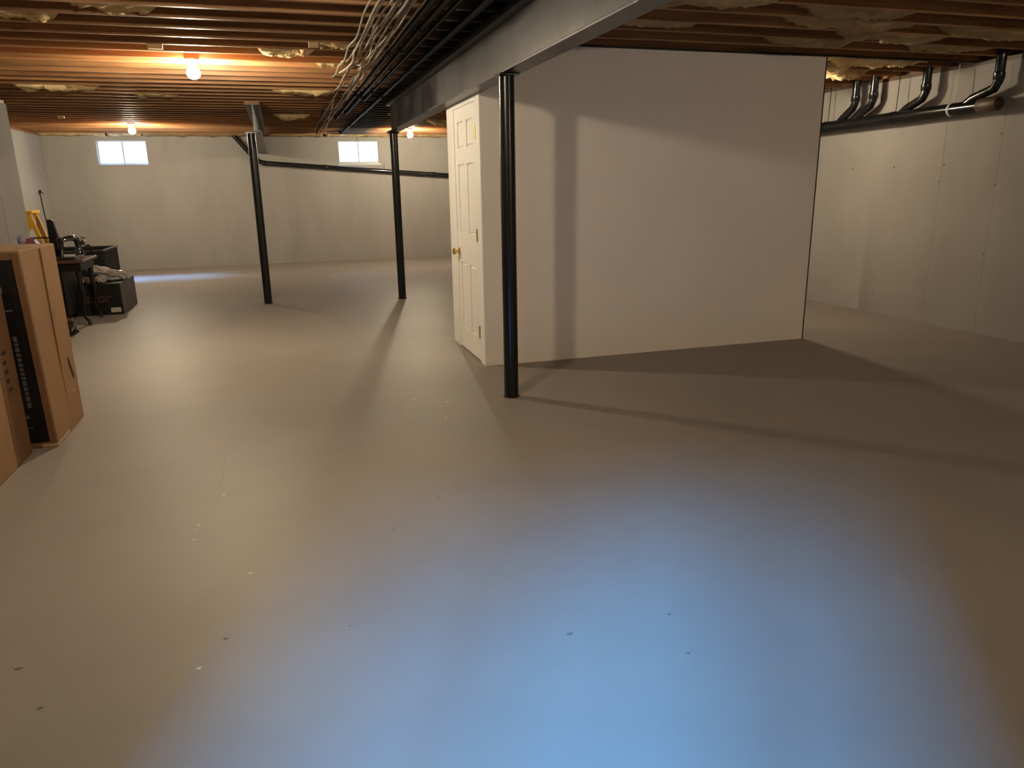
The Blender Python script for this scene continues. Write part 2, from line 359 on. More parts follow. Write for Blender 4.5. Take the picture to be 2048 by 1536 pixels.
# windows
def window(n, x0, x1, yi, yo, sgn):
    cx, cyy = (x0+x1)/2, yo
    root = empty(f'window_{n}', (cx, yo, WZ0), kind='structure')
    def add(bb, nm, m, **k): o = bb.build(nm, m, root, **k); o.location = -Vector((cx, yo, WZ0)); return o
    ya, yb = (yo-.05, yo+.01) if sgn > 0 else (yo-.01, yo+.05)
    f = B(); t = .028
    f.box(x0, x1, ya, yb, WZ0, WZ0+t*1.3); f.box(x0, x1, ya, yb, WZ1-t*.5, WZ1); f.box(x0, x0+t*.7, ya, yb, WZ0+t*1.3, WZ1-t*.5); f.box(x1-t*.7, x1, ya, yb, WZ0+t*1.3, WZ1-t*.5)
    add(f, 'window_frame', M_alu)
    b = B(); b.box(cx-.013, cx+.013, ya+.01, yb-.01, WZ0+t*1.3, WZ1-t*.5); add(b, 'meeting_stile', M_alu)
    for a, c_ in ((x0+t*.7, cx-.013), (cx+.013, x1-t*.7)):
        b = B(); b.box(a, c_, (ya+yb)/2-.002, (ya+yb)/2+.002, WZ0+t*1.3, WZ1-t*.5); add(b, 'pane', M_glass)
    return add
add = window(1, W1[0], W1[1], YB, YB+.14, 1)
b = B(); b.box(-2.88, -2.80, YB+.085, YB+.09, 2.118, 2.124); add(b, 'latch', M_alu)
add = window(2, W2[0], W2[1], YB, YB+.08, 1)
b = B(); b.box(W2[0]-.012, W2[1]+.03, YB-.012, YB, WZ0-.04, WZ0, bev=.003); add(b, 'window_sill', M_alu)
window(3, W3[0], W3[1], YF, YF-.12, -1)

# ------------------------------------------------------------------ steel beams and columns
def ibeam(name, xc, hw, z0, z1, ya, yb, label):
    base = (xc, ya, z0); root = empty(name, base, label=label, cat='beam')
    def add(bb, nm, m): o = bb.build(nm, m, root); o.location = -Vector(base); return o
    b = B(); b.box(xc-.006, xc+.006, ya, yb, z0+.014, z1-.04); add(b, 'web', M_beam)
    b = B(); b.box(xc-hw, xc+hw, ya, yb, z0, z0+.014, bev=.003); add(b, 'bottom_flange', M_beam)
    b = B(); b.box(xc-hw, xc+hw, ya, yb, z1-.04, z1-.028, bev=.003); add(b, 'top_flange', M_beam)
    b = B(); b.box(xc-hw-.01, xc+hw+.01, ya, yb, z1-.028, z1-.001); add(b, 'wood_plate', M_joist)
    return root
ibeam('steel_beam', 1.46, .066, 2.108, ZC, YF, 9.82, 'long black steel beam crossing overhead above the two columns nearest the white door')
ibeam('steel_beam', -.2, .078, 2.118, ZC, 9.90, YB-.001, 'short black steel beam running from the far left column to the back wall')
def column(x, y, ztop, label):
    root = empty('support_column', (x, y, 0), label=label, cat='column', group='black round steel columns')
    b = B(); b.lathe([(.05, .012), (.05, ztop-.012)], n=32); b.build('shaft', M_black, root, smooth=True)
    b = B(); b.box(-.06, .06, -.06, .06, 0, .012); b.build('base_plate', M_black, root) if False else None
    b = B(); b.lathe([(.056, 0), (.056, .010), (.05, .013)], n=32); b.build('base_plate', M_black, root)
    b = B(); b.box(-.064, .064, -.075, .075, ztop-.013, ztop-.0005); b.build('cap_plate', M_black, root)
    return root
column(1.442, 4.735, 2.108, 'nearest thick black round column standing in front of the white partition')
column(1.467, 9.76, 2.108, 'black round column left of the white door at the far end of the long beam')
column(-.246, 10.02, 2.118, 'leftmost black round column between the two back windows')

# ------------------------------------------------------------------ bulbs
def bulb(x, y, label, m=None):
    z = ZC
    root = empty('light_bulb', (x, y, z), label=label, cat='light bulb', group='bare bulbs under the joists')
    b = B(); b.lathe([(.055, -.001), (.055, -.012), (.042, -.022), (.026, -.034), (.024, -.044)], n=20); b.build('lampholder', M_porc, root, smooth=True)
    b = B(); b.lathe([(.014, -.042), (.020, -.052), (.040, -.072), (.053, -.10), (.050, -.125), (.032, -.148), (.008, -.156)], n=20); b.build('bulb', m or M_glow, root, smooth=True)
def near_joist(y): return min(jy, key=lambda q: abs(q-y))
bulb(-.565, near_joist(6.9), 'lit bare bulb at upper left, the nearest one in the picture')
bulb(-2.085, near_joist(13.2), 'lit bare bulb above the far left basement window')
bulb(2.39, near_joist(13.75), 'lit bare bulb between the far column and the white door')
bulb(-.05, near_joist(3.04), 'lit bare bulb overhead in front of the camera, just above the frame', emis('lit_bulb_dim', BULB_COL, BULB_POWER*.58))
bulb(4.72, near_joist(6.75), 'lit bare bulb hidden behind the white partition', emis('lit_bulb_small', BULB_COL, BULB_POWER*.48))
bulb(4.2, near_joist(-1.6), 'lit bare bulb behind the camera on the right of the beam', emis('lit_bulb_right', BULB_COL, BULB_POWER*1.15))
bulb(-1.9, near_joist(-2.0), 'lit bare bulb behind the camera on the left of the beam', emis('lit_bulb_behind', BULB_COL, BULB_POWER*.2))

# ------------------------------------------------------------------ overhead pipes and cables
def pipe_thing(name, pts, r, label, group=None, m=M_pipe, couplings=(), cat='pipe'):
    base = pts[0]; root = empty(name, base, label=label, cat=cat, group=group)
    b = B(); b.tube(pts, r, 14); o = b.build('pipe_run', m, root, smooth=True); o.location = -Vector(base)
    for y in couplings:
        p = next((Vector(a).lerp(Vector(c_), (y-a[1])/(c_[1]-a[1])) for a, c_ in zip(pts, pts[1:]) if min(a[1], c_[1]) <= y <= max(a[1], c_[1]) and a[1] != c_[1]), None)
        if p is None: continue
        b = B(); b.tube([p+Vector((0, -.03, 0)), p+Vector((0, -.022, 0)), p+Vector((0, .022, 0)), p+Vector((0, .03, 0))], [r, r*1.35, r*1.35, r], 14); o = b.build('coupling', m, root, smooth=True); o.location = -Vector(base)
    return root
G = 'black pipes under the joists beside the beam'
pipe_thing('overhead_pipe', [(.92, YF+.01, 2.432), (.92, 11.6, 2.432), (.92, 11.75, 2.47), (.92, 11.78, 2.69)], .019, 'leftmost black overhead pipe, next to the loose cables', G, couplings=(6.1, 8.7, 10.9))
pipe_thing('overhead_pipe', [(1.0, YF+.01, 2.436), (1.0, 10.9, 2.436), (1.0, 11.03, 2.47), (1.0, 11.06, 2.69)], .021, 'second black overhead pipe from the left, just right of the pipe by the cables', G, couplings=(5.2, 6.0, 8.9))
pipe_thing('overhead_pipe', [(1.085, YF+.01, 2.444), (1.085, 9.4, 2.444), (1.085, 9.5, 2.48), (1.085, 9.52, 2.69)], .016, 'third black overhead pipe from the left, in the middle of the row', G, couplings=(8.6,))
pipe_thing('overhead_pipe', [(1.215, YF+.01, 2.425), (1.215, 14.6, 2.425), (1.215, 14.75, 2.47), (1.215, 14.78, 2.69)], .022, 'longest black overhead pipe, nearest the beam and reaching toward the middle window', G, couplings=(8.8, 12.6))
pipe_thing('overhead_pipe', [(.66, 10.2, 2.44), (.80, 14.9, 2.44), (.81, 15.05, 2.47), (.81, 15.06, 2.69)], .013, 'thin shiny black conduit at the far left of the overhead pipes', G)

rnd = random.Random(11)
def smooth_path(pts, n=6):
    out = []; P = [Vector(p) for p in pts]; P = [P[0]]+P+[P[-1]]
    for i in range(1, len(P)-2):
        for t in range(n):
            t /= n; a, b_, c_, d_ = P[i-1], P[i], P[i+1], P[i+2]
            out.append(.5*((2*b_)+(c_-a)*t+(2*a-5*b_+4*c_-d_)*t*t+(-a+3*b_-3*c_+d_)*t**3))
    out.append(P[-2]); return out
names = ['leftmost', 'second from left', 'third from left', 'fourth from left', 'fifth from left', 'sixth from left', 'seventh from left', 'eighth from left', 'ninth from left', 'tenth from left', 'eleventh from left', 'twelfth from left', 'thirteenth from left', 'rightmost']
for i in range(14):
    x = .60+i*.021; r = .0065
    pts = []
    yy = 3.2
    drift = rnd.uniform(-.02, .02)
    zlow = 2.445 - rnd.uniform(0, .03)
    yend = 13.6+.1*i if i in (5, 8, 10, 12) else (rnd.uniform(7.4, 9.5) if i > 3 else rnd.uniform(6.3, 7.6))
    while yy < yend:
        wob = .020 if 5.6 < yy < 7.2 else (.006 if yy < 8 else .003)
        xx = x+.006*(min(yy, 9)-4.4)*(1 if i > 5 else -.6) + drift + rnd.uniform(-wob, wob)
        pts.append((xx, yy, min(2.455, zlow+rnd.uniform(-.014, .010) - (.03 if 5.3 < yy < 6.6 and i < 6 else 0))))
        yy += rnd.uniform(.3, .5)
    lx = pts[-1][0]
    pts.append((lx+.01, yy+.05, 2.455)); pts.append((lx+.02, yy+.12, 2.50)); pts.append((lx+.03, yy+.16, 2.62))
    yn = pts[-1][1]   # keep the rising end inside a bay
    jn = near_joist(yn); sh = (jn+SP/2)-yn
    pts = pts[:-2]+[(p[0], p[1]+sh, p[2]) for p in pts[-2:]]
    b = B(); b.tube(smooth_path(pts), r, 7)
    b.build('cable', M_cable, smooth=True, label=f'{names[i]} of the loose pale cables running under the joists beside the overhead pipes', cat='cable', group='loose cables under the joists')
b = B(); b.tube(smooth_path([(.74, 9.5, 2.452), (.80, 11, 2.447), (.86, 12.5, 2.452), (.92, 14.2, 2.447), (.97, 15.0, 2.45)]), .009, 7)
b.build('cable', M_cable, smooth=True, label='single cable continuing from the bundle toward the top of the middle window', cat='cable')

# small blocks nailed to the joists
for i, (x, yq, sx, lab) in enumerate([(.349, 5.993, .035, 'small pale wood block fixed under a joist right of the nearest bulb'),
        (-.754, 6.268, .05, 'small pale wood block fixed under a joist just left of the nearest bulb'),
        (-2.76, 12.2, .04, 'small pale knob of wood under a joist near the left wall')]):
    yj = near_joist(yq); b = B(); b.box(x-sx, x+sx, yj-.02, yj+.02, ZC-.035, ZC-.0005, bev=.003); b.build('wood_block', M_block, label=lab, cat='block')

# ------------------------------------------------------------------ insulation in the joist bays
def batt(name, x0, x1, ybay, zlow, sag, seed, m, label, group, fray=.02, cover=1.0, shape=1):
    """a fibre batt in the bay that starts at joist index, hanging to zlow - sag in its middle"""
    j = max([q for q in jy if q <= ybay] or [jy[0]]); a, c_ = j+.021, j+SP-.021
    if sag > .04: pass
    nx = max(8, int((x1-x0)/.022)); ny = 6; bm = bmesh.new(); bot = []
    for i in range(nx+1):
        u = i/nx; row = []
        for k in range(ny+1):
            v = k/ny
            nz = noise.noise(Vector((u*(x1-x0)*5+seed*7.3, v*2.2, seed)))
            nf = noise.noise(Vector((u*(x1-x0)*19+seed*3.1, v*6, seed+5)))*1.2 + noise.noise(Vector((u*(x1-x0)*45+seed, v*9, seed)))*.8
            ends = min(1, min(u, 1-u)*5)
            z = zlow - sag*(math.sin(math.pi*u)**.8)*(.75+.25*math.sin(math.pi*v))*shape + nz*.05*(1 if m is not M_kraft else .6) + nf*fray + (1-ends)*.07
            yy = a+(c_-a)*v
            if z < ZC-.005: yy = (a+c_)/2+(yy-(a+c_)/2)*1.0
            else: pass
            row.append(bm.verts.new((x0+(x1-x0)*u+nf*.02, yy, z)))
        bot.append(row)
    top = [[bm.verts.new((bot[i][k].co.x, bot[i][k].co.y, ZS-.01)) for k in (0, ny)] for i in range(nx+1)]
    for i in range(nx):
        for k in range(ny): bm.faces.new((bot[i][k], bot[i+1][k], bot[i+1][k+1], bot[i][k+1]))
        bm.faces.new((top[i][0], top[i+1][0], bot[i+1][0], bot[i][0])); bm.faces.new((bot[i][ny], bot[i+1][ny], top[i+1][1], top[i][1]))
        bm.faces.new((top[i][1], top[i+1][1], top[i+1][0], top[i][0]))
    bm.faces.new([top[0][0]]+[v for v in bot[0]]+[top[0][1]]); bm.faces.new(([top[nx][0]]+[v for v in bot[nx]]+[top[nx][1]])[::-1])
    bmesh.ops.recalc_face_normals(bm, faces=bm.faces)
    me = bpy.data.meshes.new(name); bm.to_mesh(me); bm.free()
    return link(name, me, m, smooth=True, label=label, cat='insulation', group=group)
GR = 'insulation right of the beam'; GL = 'insulation left of the beam'; GB = 'insulation by the back wall'
n_ = 'insulation_batt'
R_spec = [
 (2.0, 3.05, 3.86, 2.50, .105, M_kraft, 'biggest sagging tan insulation batt hanging at the top edge right of the beam'),
 (1.75, 2.6, 4.2, 2.50, .05, M_kraft, 'narrow tan batt in the bay just behind the biggest sagging batt'),
 (3.2, 4.3, 4.2, 2.50, .04, M_kraft, 'tan batt right of the biggest sagging one, near the top edge'),
 (3.3, 4.6, 4.5, 2.50, .045, M_kraft, 'dark tan batt over the right half of the partition, third bay from it'),
 (4.0, 5.2, 4.8, 2.495, .05, M_kraft, 'dark tan batt near the right wall, second bay before the partition'),
 (2.2, 3.0, 4.8, 2.505, .03, M_kraft, 'short tan batt above the middle of the partition face'),
 (3.6, 4.6, 5.1, 2.50, .045, M_kraft, 'brown batt in the bay nearest the partition face'),
 (4.7, 5.9, 4.5, 2.49, .05, M_kraft, 'tan batt at the upper right corner of the picture near the wall'),
 (4.95, 6.0, 5.1, 2.50, .04, M_kraft, 'brown batt above the last elbow of the right wall pipe'),
 (4.65, 5.9, 5.72, 2.475, .05, M_insul, 'bright ragged batt just right of the partition corner, nearest bay'),
 (4.65, 5.3, 6.02, 2.48, .08, M_insul, 'bright torn batt right of the partition corner, second bay'),
 (4.86, 5.5, 6.95, 2.475, .09, M_insul, 'bright torn flap of insulation in the bay just beyond the hidden bulb'),
 (5.2, 5.7, 6.35, 2.475, .07, M_insul, 'hanging yellow shreds above the second elbow of the right wall pipe'),
 (4.9, 5.6, 7.3, 2.475, .07, M_insul, 'deepest bright batt seen past the partition corner, close to the pipe risers'),
]
for i, (x0, x1, yb_, zl, sg, m, lab) in enumerate(R_spec): batt(n_, x0, x1, yb_, zl, sg, 20+i, m, lab, GR, fray=.03 if m is M_insul else .012)
L_spec = [
 (-.1, .42, 6.5, 2.475, .02, M_insul, 'yellow batt just right of the nearest bulb'),
 (.30, .80, 6.15, 2.49, .01, M_insul, 'yellow batt beside the cables, nearest of the pair'),
 (.35, .88, 6.95, 2.495, .01, M_insul, 'yellow batt behind the cables, right of the nearest bulb'),
 (-1.1, -.55, 5.3, 2.485, .008, M_insul, 'greyish torn paper edge hanging at the upper left'),
 (-1.6, -1.15, 5.6, 2.485, .008, M_insul, 'greyish torn facing at the far upper left'),
 (-2.5, -1.6, 9.0, 2.47, .03, M_insul, 'long brown yellow batt in the dark bays left of the two bulbs'),
 (-1.5, -.9, 9.6, 2.475, .01, M_insul, 'small pale shred in the dark bays above the far left window'),
 (.0, .8, 9.0, 2.47, .03, M_insul, 'brown batt between the far left column and the cables'),
 (.0, .6, 11.5, 2.46, .04, M_insul, 'small brown yellow batt behind the far left column'),
 (1.6, 2.3, 11.4, 2.46, .04, M_insul, 'pale batt under the joists left of the far column'),
 (2.3, 3.4, 12.2, 2.455, .06, M_insul, 'bright ragged batt left of the white door, in front of the bulb'),
]
for i, (x0, x1, yb_, zl, sg, m, lab) in enumerate(L_spec): batt(n_, x0, x1, yb_, zl, sg, 60+i, m, lab, GL, fray=.02)
# ragged batts stuffed above the top of the back and right walls
def rim_batt(name, p0, p1, depth, zlow, seed, m, label, group, wob=.03):
    """ragged roll lying on the wall top, from p0 to p1 (xy), depth inward vector"""
    p0, p1, dv = Vector((*p0, 0)), Vector((*p1, 0)), Vector((*depth, 0)); L_ = (p1-p0).length; n = max(6, int(L_/.06)); bm = bmesh.new(); rings = []
    for i in range(n+1):
        p = p0.lerp(p1, i/n); q = []
        for v, zz in ((0.0, .20), (0.0, 0), (.35, -.02), (.7, -.005), (1.0, .04), (1.0, .2)):
            f_ = noise.noise(Vector((i*.35, v*3, seed)))*wob + noise.noise(Vector((i*1.3, v*5, seed)))*wob*.6 if 0 < v else 0
            q.append(bm.verts.new(p+dv*v+Vector((0, 0, zlow+zz+(f_ if zz < .1 else 0)))))
        rings.append(q)
    for a, b_ in zip(rings, rings[1:]):
        for k in range(6): bm.faces.new((a[k], b_[k], b_[(k+1) % 6], a[(k+1) % 6]))
    bm.faces.new(rings[0]); bm.faces.new(rings[-1][::-1]); bmesh.ops.recalc_face_normals(bm, faces=bm.faces)
    me = bpy.data.meshes.new(name); bm.to_mesh(me); bm.free(); return link(name, me, m, smooth=True, label=label, cat='insulation', group=group)
lastj = jy[-1]; ybk = YB+.05; dpt = -(ybk-lastj-.021)
nm = 'rim_insulation'
print('last joist', lastj)
rim_batt(nm, (XLF, ybk), (-2.9, ybk), (0, dpt), 2.445, 1, M_insul, 'ragged insulation above the back wall in the far left corner', GB)
rim_batt(nm, (-2.85, ybk), (-2.3, ybk), (0, dpt), 2.445, 2, M_insul, 'ragged grey insulation right above the far left window', GB)
rim_batt(nm, (-2.25, ybk), (-.3, ybk), (0, dpt), 2.445, 3, M_kraft, 'brown insulation above the back wall between the far left window and column', GB)
rim_batt(nm, (-.1, ybk), (.95, ybk), (0, dpt), 2.445, 4, M_kraft, 'brown insulation above the back wall between column and middle window', GB)
rim_batt(nm, (1.0, ybk), (2.2, ybk), (0, dpt), 2.445, 5, M_insul, 'pale insulation above the middle back window', GB)
rim_batt(nm, (2.3, ybk), (4.8, ybk), (0, dpt), 2.445, 6, M_insul, 'ragged yellow insulation above the back wall left of the white door', GB)
b = B(); b.box(1.62, 1.95, YB-.06, YB-.01, 2.375, 2.398, bev=.004); b.build('foam_board', M_teal, label='green foam scrap tucked above the right half of the middle window', cat='foam')

# ------------------------------------------------------------------ drain pipes
def bent(name, pts, r, label, cat='pipe'):
    base = pts[0]; root = empty(name, base, label=label, cat=cat); b = B(); b.tube(pts, r, 18); o = b.build('pipe_run', M_pipe, root, smooth=True); o.location = -Vector(base); return root, base
XP = 6.12
root, base = bent('drain_pipe', [(XP, 9.6, 2.0), (XP, 5.42, 2.063)], .056, 'black drain pipe sloping along the right wall with four risers')
def addp(bb, nm, m, **k): o = bb.build(nm, m, root, smooth=True, **k); o.location = -Vector(base)
for yv, yb_ in ((7.02, 7.22), (6.76, 7.0), (6.08, 6.33), (5.30, 5.58)):
    zb = 2.065-(yb_-5.42)*.015
    b = B(); b.tube([(XP, yb_+.06, zb-.0), (XP, yb_-.04, zb+.07), (XP, yv+.03, 2.195), (XP, yv, 2.25), (XP, yv, 2.62)], .040, 14); addp(b, 'riser', M_pipe)
    b = B(); b.tube([(XP, yv, 2.262), (XP, yv, 2.27), (XP, yv, 2.32), (XP, yv, 2.326)], [.041, .047, .047, .041], 14); addp(b, 'collar', M_pipe)
b = B(); b.tube([(XP, 5.46, 2.062), (XP, 5.45, 2.062), (XP, 5.27, 2.066), (XP, 5.26, 2.066)], [.056, .064, .064, .06], 18); addp(b, 'end_fitting', M_rust, label='brown end fitting')
b = B(); b.tube([(XP, 5.262, 2.066), (XP, 5.255, 2.066), (XP, 5.245, 2.066)], [.05, .046, .02], 18); addp(b, 'end_plug', M_rustd)
for yv in (5.75, 6.45, 7.45):
    b = B(); zc_ = 2.063-(yv-5.42)*.015; b.tube([(XP+.02, yv, zc_+.05), (XP+.03, yv+.0, 2.46)], .004, 6); b.tube([(XP, yv-.012, zc_), (XP, yv+.012, zc_)], .0605, 16); addp(b, 'hanger', M_alu if yv < 6 else M_pipe)
root, base = bent('drain_pipe', [(-.72, YB-.07, 2.46), (-.70, YB-.07, 2.44), (-.40, YB-.07, 2.06), (-.33, YB-.07, 1.99), (-.26, YB-.07, 1.955), (-.16, YB-.07, 1.935), (5.0, YB-.07, 1.555)], .042, 'black drain pipe sloping along the back wall below the middle window')
for x in (-.2, .95, 3.1):
    z = 1.938-(x+.2)*.0737
    b = B(); b.tube([(x-.04, YB-.07, z+.003), (x-.03, YB-.07, z+.002), (x+.03, YB-.07, z-.002), (x+.04, YB-.07, z-.003)], [.043, .049, .049, .043], 14); addp(b, 'collar', M_pipe)
b = B(); b.tube([(2.13, YB-.05, 1.79), (2.13, YB-.05, 1.93)], .008, 6); b.build('pipe_strap', M_alu, label='small pale strap above the back pipe by the middle window', cat='strap')
# lead on the far left wall
base = (XLF+.012, 15.05, .75); root = empty('wall_lead', base, label='thin dark cable running down the left wall near the back corner', cat='cable')
b = B(); b.tube([(XLF+.012, 14.94, 1.46), (XLF+.012, 15.0, 1.1), (XLF+.014, 15.07, .72)], .007, 6); addp(b, 'lead', M_pipe)
b = B(); b.box(XLF+.0, XLF+.03, 14.91, 14.98, 1.44, 1.49, bev=.005); addp(b, 'bracket', M_pipe)
b = B(); b.tube([(XLF+.02, 14.82, 1.42), (XLF+.03, 14.87, 1.455), (XLF+.03, 15.02, 1.455), (XLF+.02, 15.08, 1.42)], .005, 6); addp(b, 'bracket_arm', M_pipe)

# ------------------------------------------------------------------ cartons on the left
base = (-1.36, 4.64, 0); root = empty('tall_carton', base, label='tall upright cardboard carton with a recessed black printed front, right of the pair', cat='box')
def addl(bb, nm, m, smooth=False, **k): o = bb.build(nm, m, root, smooth=smooth, **k); o.location = -Vector(base); return o
X0c, X1c, Y0c, Y1c, Zc = -2.42, -1.36, 4.64, 5.262, 1.13
b = B(); b.box(X0c, X1c, Y0c+.02, Y1c, 0, Zc, bev=.008)
for v in b.bm.verts:
    v.co.x += -.02*(v.co.z/Zc) if v.co.x > -2 and v.co.y < 4.9 else 0
addl(b, 'carton_body', M_card)
b = B(); b.box(X1c-.038, X1c-.001, Y0c, Y0c+.022, 0.001, Zc-.01, bev=.004)
for v in b.bm.verts: v.co.x -= .02*(v.co.z/Zc)
addl(b, 'front_rim', M_card2)
b = B(); b.box(X0c, X1c-.059, Y0c, Y0c+.022, Zc-.05, Zc-.008, bev=.004); addl(b, 'front_rim', M_card2)
b = B(); b.box(X0c, X1c-.0395, Y0c, Y0c+.022, 0.001, .03, bev=.004); addl(b, 'front_rim', M_card2)
b = B(); b.box(X0c+.01, X1c-.045, Y0c+.010, Y0c+.021, .03, Zc-.05); addl(b, 'printed_front', M_print, label='black printed front panel')
b = B(); b.box(X1c-.002, X1c+.003, Y0c+.34, Y1c, .02, Zc-.012, bev=.001)
for v in b.bm.verts: v.co.x -= .004
addl(b, 'side_flap', M_card)
b = B(); b.box(X1c-.08, X1c+.004, Y0c-.002, Y0c+.26, .004, .022, bev=.002); addl(b, 'tape', M_tape, label='shiny clear tape at the bottom edge')
b = B(); b.box(X1c-.12, X1c-.012, Y0c+.24, Y0c+.33, Zc-.001, Zc+.002); addl(b, 'tape', M_tape)
b = B(); b.poly([(X1c+.0005, 5.12, .43), (X1c+.0005, 5.15, .40), (X1c+.0005, 5.19, .30), (X1c+.0005, 5.18, .28), (X1c+.0005, 5.13, .38)], (.003, 0, 0)); addl(b, 'torn_patch', M_rustd, label='dark torn patch')
b = B(); b.box(X1c-.002, X1c+.002, 5.10, 5.14, .205, .222, bev=.0005); addl(b, 'sticker', M_tape)
b = B(); zz = .66
while zz > .27:
    h_ = random.uniform(.014, .03); b.box(X1c-.125-(.66-zz)*-.02, X1c-.105-(.66-zz)*-.02, Y0c+.0075, Y0c+.0105, zz-h_, zz); zz -= h_+.008
addl(b, 'lettering', M_greyprint, label='faded grey lettering running down the front', kind='stuff')
b = B(); b.sphere((X1c-.20, Y0c+.009, .92), .07, (1, .02, .7), 20); b.box(X1c-.28, X1c-.1, Y0c+.0075, Y0c+.0105, .80, .81); addl(b, 'printed_picture', M_greyprint)
b = B(); b.sphere((X1c-.13, Y0c+.009, .19), .012, (1, .1, 1), 12); addl(b, 'printed_symbol', M_greyprint)
b = B(); b.box(X1c-.16, X1c-.11, Y0c+.0075, Y0c+.0105, .12, .125); addl(b, 'printed_line', M_greyprint)

base = (-1.48, 4.07, 0); root = empty('flat_carton', base, label='shorter plain cardboard carton at the left edge of the picture, before the tall one', cat='box')
b = B(); b.box(-2.6, -1.475, 3.3, 4.575, 0, .915, bev=.008); addl(b, 'carton_body', M_card)
b = B(); b.box(-1.476, -1.472, 4.33, 4.57, .004, .90, bev=.001); addl(b, 'side_flap', M_card2)
b = B()
for i in range(5): b.box(-1.472, -1.4712, 4.40, 4.44+random.uniform(0, .06), .60-.05*i, .62-.05*i)
addl(b, 'lettering', M_rustd, label='small faded dark print', kind='stuff')

# ------------------------------------------------------------------ sewing table and machine
base = (-2.1, 9.08, 0); root = empty('sewing_table', base, label='dark wooden sewing table with a red-brown top behind the tall carton', cat='table')
b = B(); b.box(-2.80, -2.1, 9.08, 9.78, .69, .72, bev=.006); addl(b, 'tabletop', M_brown)
b = B(); b.box(-2.76, -2.14, 9.12, 9.74, .60, .69, bev=.004); addl(b, 'apron', M_darkwood)
b = B(); b.box(-2.74, -2.34, 9.16, 9.70, .10, .69, bev=.004); addl(b, 'body', M_darkwood)
b = B(); b.box(-2.72, -2.36, 9.145, 9.16, .45, .66, bev=.004); dr = addl(b, 'drawer_front', M_darkwood)
b = B(); b.sphere((-2.52, 9.135, .56), .014); addl(b, 'drawer_knob', M_brass)
for lx, ly, sx_ in ((-2.18, 9.16, 1), (-2.70, 9.16, -1), (-2.18, 9.72, 1), (-2.70, 9.72, -1)):
    b = B(); b.tube([(lx, ly, .62), (lx, ly, .43), (lx+.015*sx_, ly-.01, .35), (lx-.01*sx_, ly, .2), (lx+.0*sx_, ly-.01, .08), (lx+.035*sx_, ly-.03, .05), (lx+.045*sx_, ly-.035, .0)], [.026, .028, .026, .017, .014, .018, .016], 10); addl(b, 'leg', M_darkwood, smooth=True)
base = (-2.3, 9.42, .72); root = empty('sewing_machine', base, label='glossy black vintage sewing machine on the red-brown table', cat='sewing machine')
b = B(); b.box(-2.40, -2.20, 9.22, 9.62, .7205, .755, bev=.006); addl(b, 'bed', M_gloss)
b = B(); b.tube([(-2.225, 9.55, .75), (-2.225, 9.555, .80), (-2.228, 9.55, .88), (-2.235, 9.53, .925), (-2.25, 9.47, .945), (-2.28, 9.38, .945), (-2.31, 9.30, .935), (-2.325, 9.25, .925)], [.05, .036, .034, .036, .034, .028, .028, .034], 16); addl(b, 'arm', M_gloss, smooth=True)
b = B(); b.box(-2.352, -2.298, 9.205, 9.265, .83, .965, bev=.012); addl(b, 'head', M_gloss)
b = B(); b.tube([(-2.325, 9.235, .84), (-2.325, 9.235, .765)], .005, 8); b.box(-2.335, -2.315, 9.225, 9.25, .757, .763); addl(b, 'needle_bar', M_chrome)
b = B(); b.tube([(-2.20, 9.565, .905), (-2.175, 9.575, .905), (-2.16, 9.58, .905)], [.04, .055, .05], 20); addl(b, 'hand_wheel', M_chrome, smooth=True)
b = B(); b.tube([(-2.27, 9.42, .97), (-2.27, 9.42, 1.005)], .006, 8); addl(b, 'spool_pin', M_chrome)
b = B(); b.tube(smooth_path([(-2.2, 9.60, .80), (-2.15, 9.66, .85), (-2.14, 9.72, .78), (-2.18, 9.75, .73)]), .008, 8); addl(b, 'power_cord', M_pipe, smooth=True)
# upright dark tapered panel
base = (-2.47, 9.62, .72); root = None
b = B(); b.poly([(-2.545, 9.66, .7205), (-2.42, 9.66, .7205), (-2.44, 9.66, .92), (-2.475, 9.66, 1.13), (-2.49, 9.66, 1.145), (-2.525, 9.66, 1.145), (-2.535, 9.66, 1.12)], (0, .05, 0)); bmesh.ops.bevel(b.bm, geom=b.bm.edges[:], offset=.004, segments=1, affect='EDGES')
b.build('wooden_stand', M_darkwood, label='tall dark tapered upright standing on the table left of the sewing machine', cat='stand')

# ribbed charcoal bin beyond the table
base = (-2.28, 10.95, 0); root = empty('storage_bin', base, label='charcoal ribbed open bin behind the sewing table, against the back', cat='bin')
hx0, hx1, hy0, hy1, hz = -2.95, -2.28, 10.95, 11.85, .70
b = B(); t = .012
b.box(hx0, hx1, hy0, hy1, 0, t); b.box(hx0, hx0+t, hy0, hy1, t, hz-.02); b.box(hx1-t, hx1, hy0, hy1, t, hz-.02); b.box(hx0+t, hx1-t, hy0, hy0+t, t, hz-.02); b.box(hx0+t, hx1-t, hy1-t, hy1, t, hz-.02)
addl(b, 'bin_body', M_ribs)
b = B(); r_ = .02
b.box(hx0-r_, hx0+t, hy0-r_, hy1+r_, hz-.02, hz); b.box(hx1-t, hx1+r_, hy0-r_, hy1+r_, hz-.02, hz); b.box(hx0+t, hx1-t, hy0-r_, hy0+t, hz-.02, hz); b.box(hx0+t, hx1-t, hy1-t, hy1+r_, hz-.02, hz)
addl(b, 'rim', mat('bin_rim', (.05, .045, .045), rough=.35))
y = hy0+.03
while y < hy1-.02:
    b = B(); b.box(hx1, hx1+.012, y, y+.025, .01, hz-.03); addl(b, 'rib', M_ribs); y += .058
x = hx0+.03
while x < hx1-.02:
    b = B(); b.box(x, x+.025, hy0-.012, hy0, .01, hz-.03); addl(b, 'rib', M_ribs); x += .058

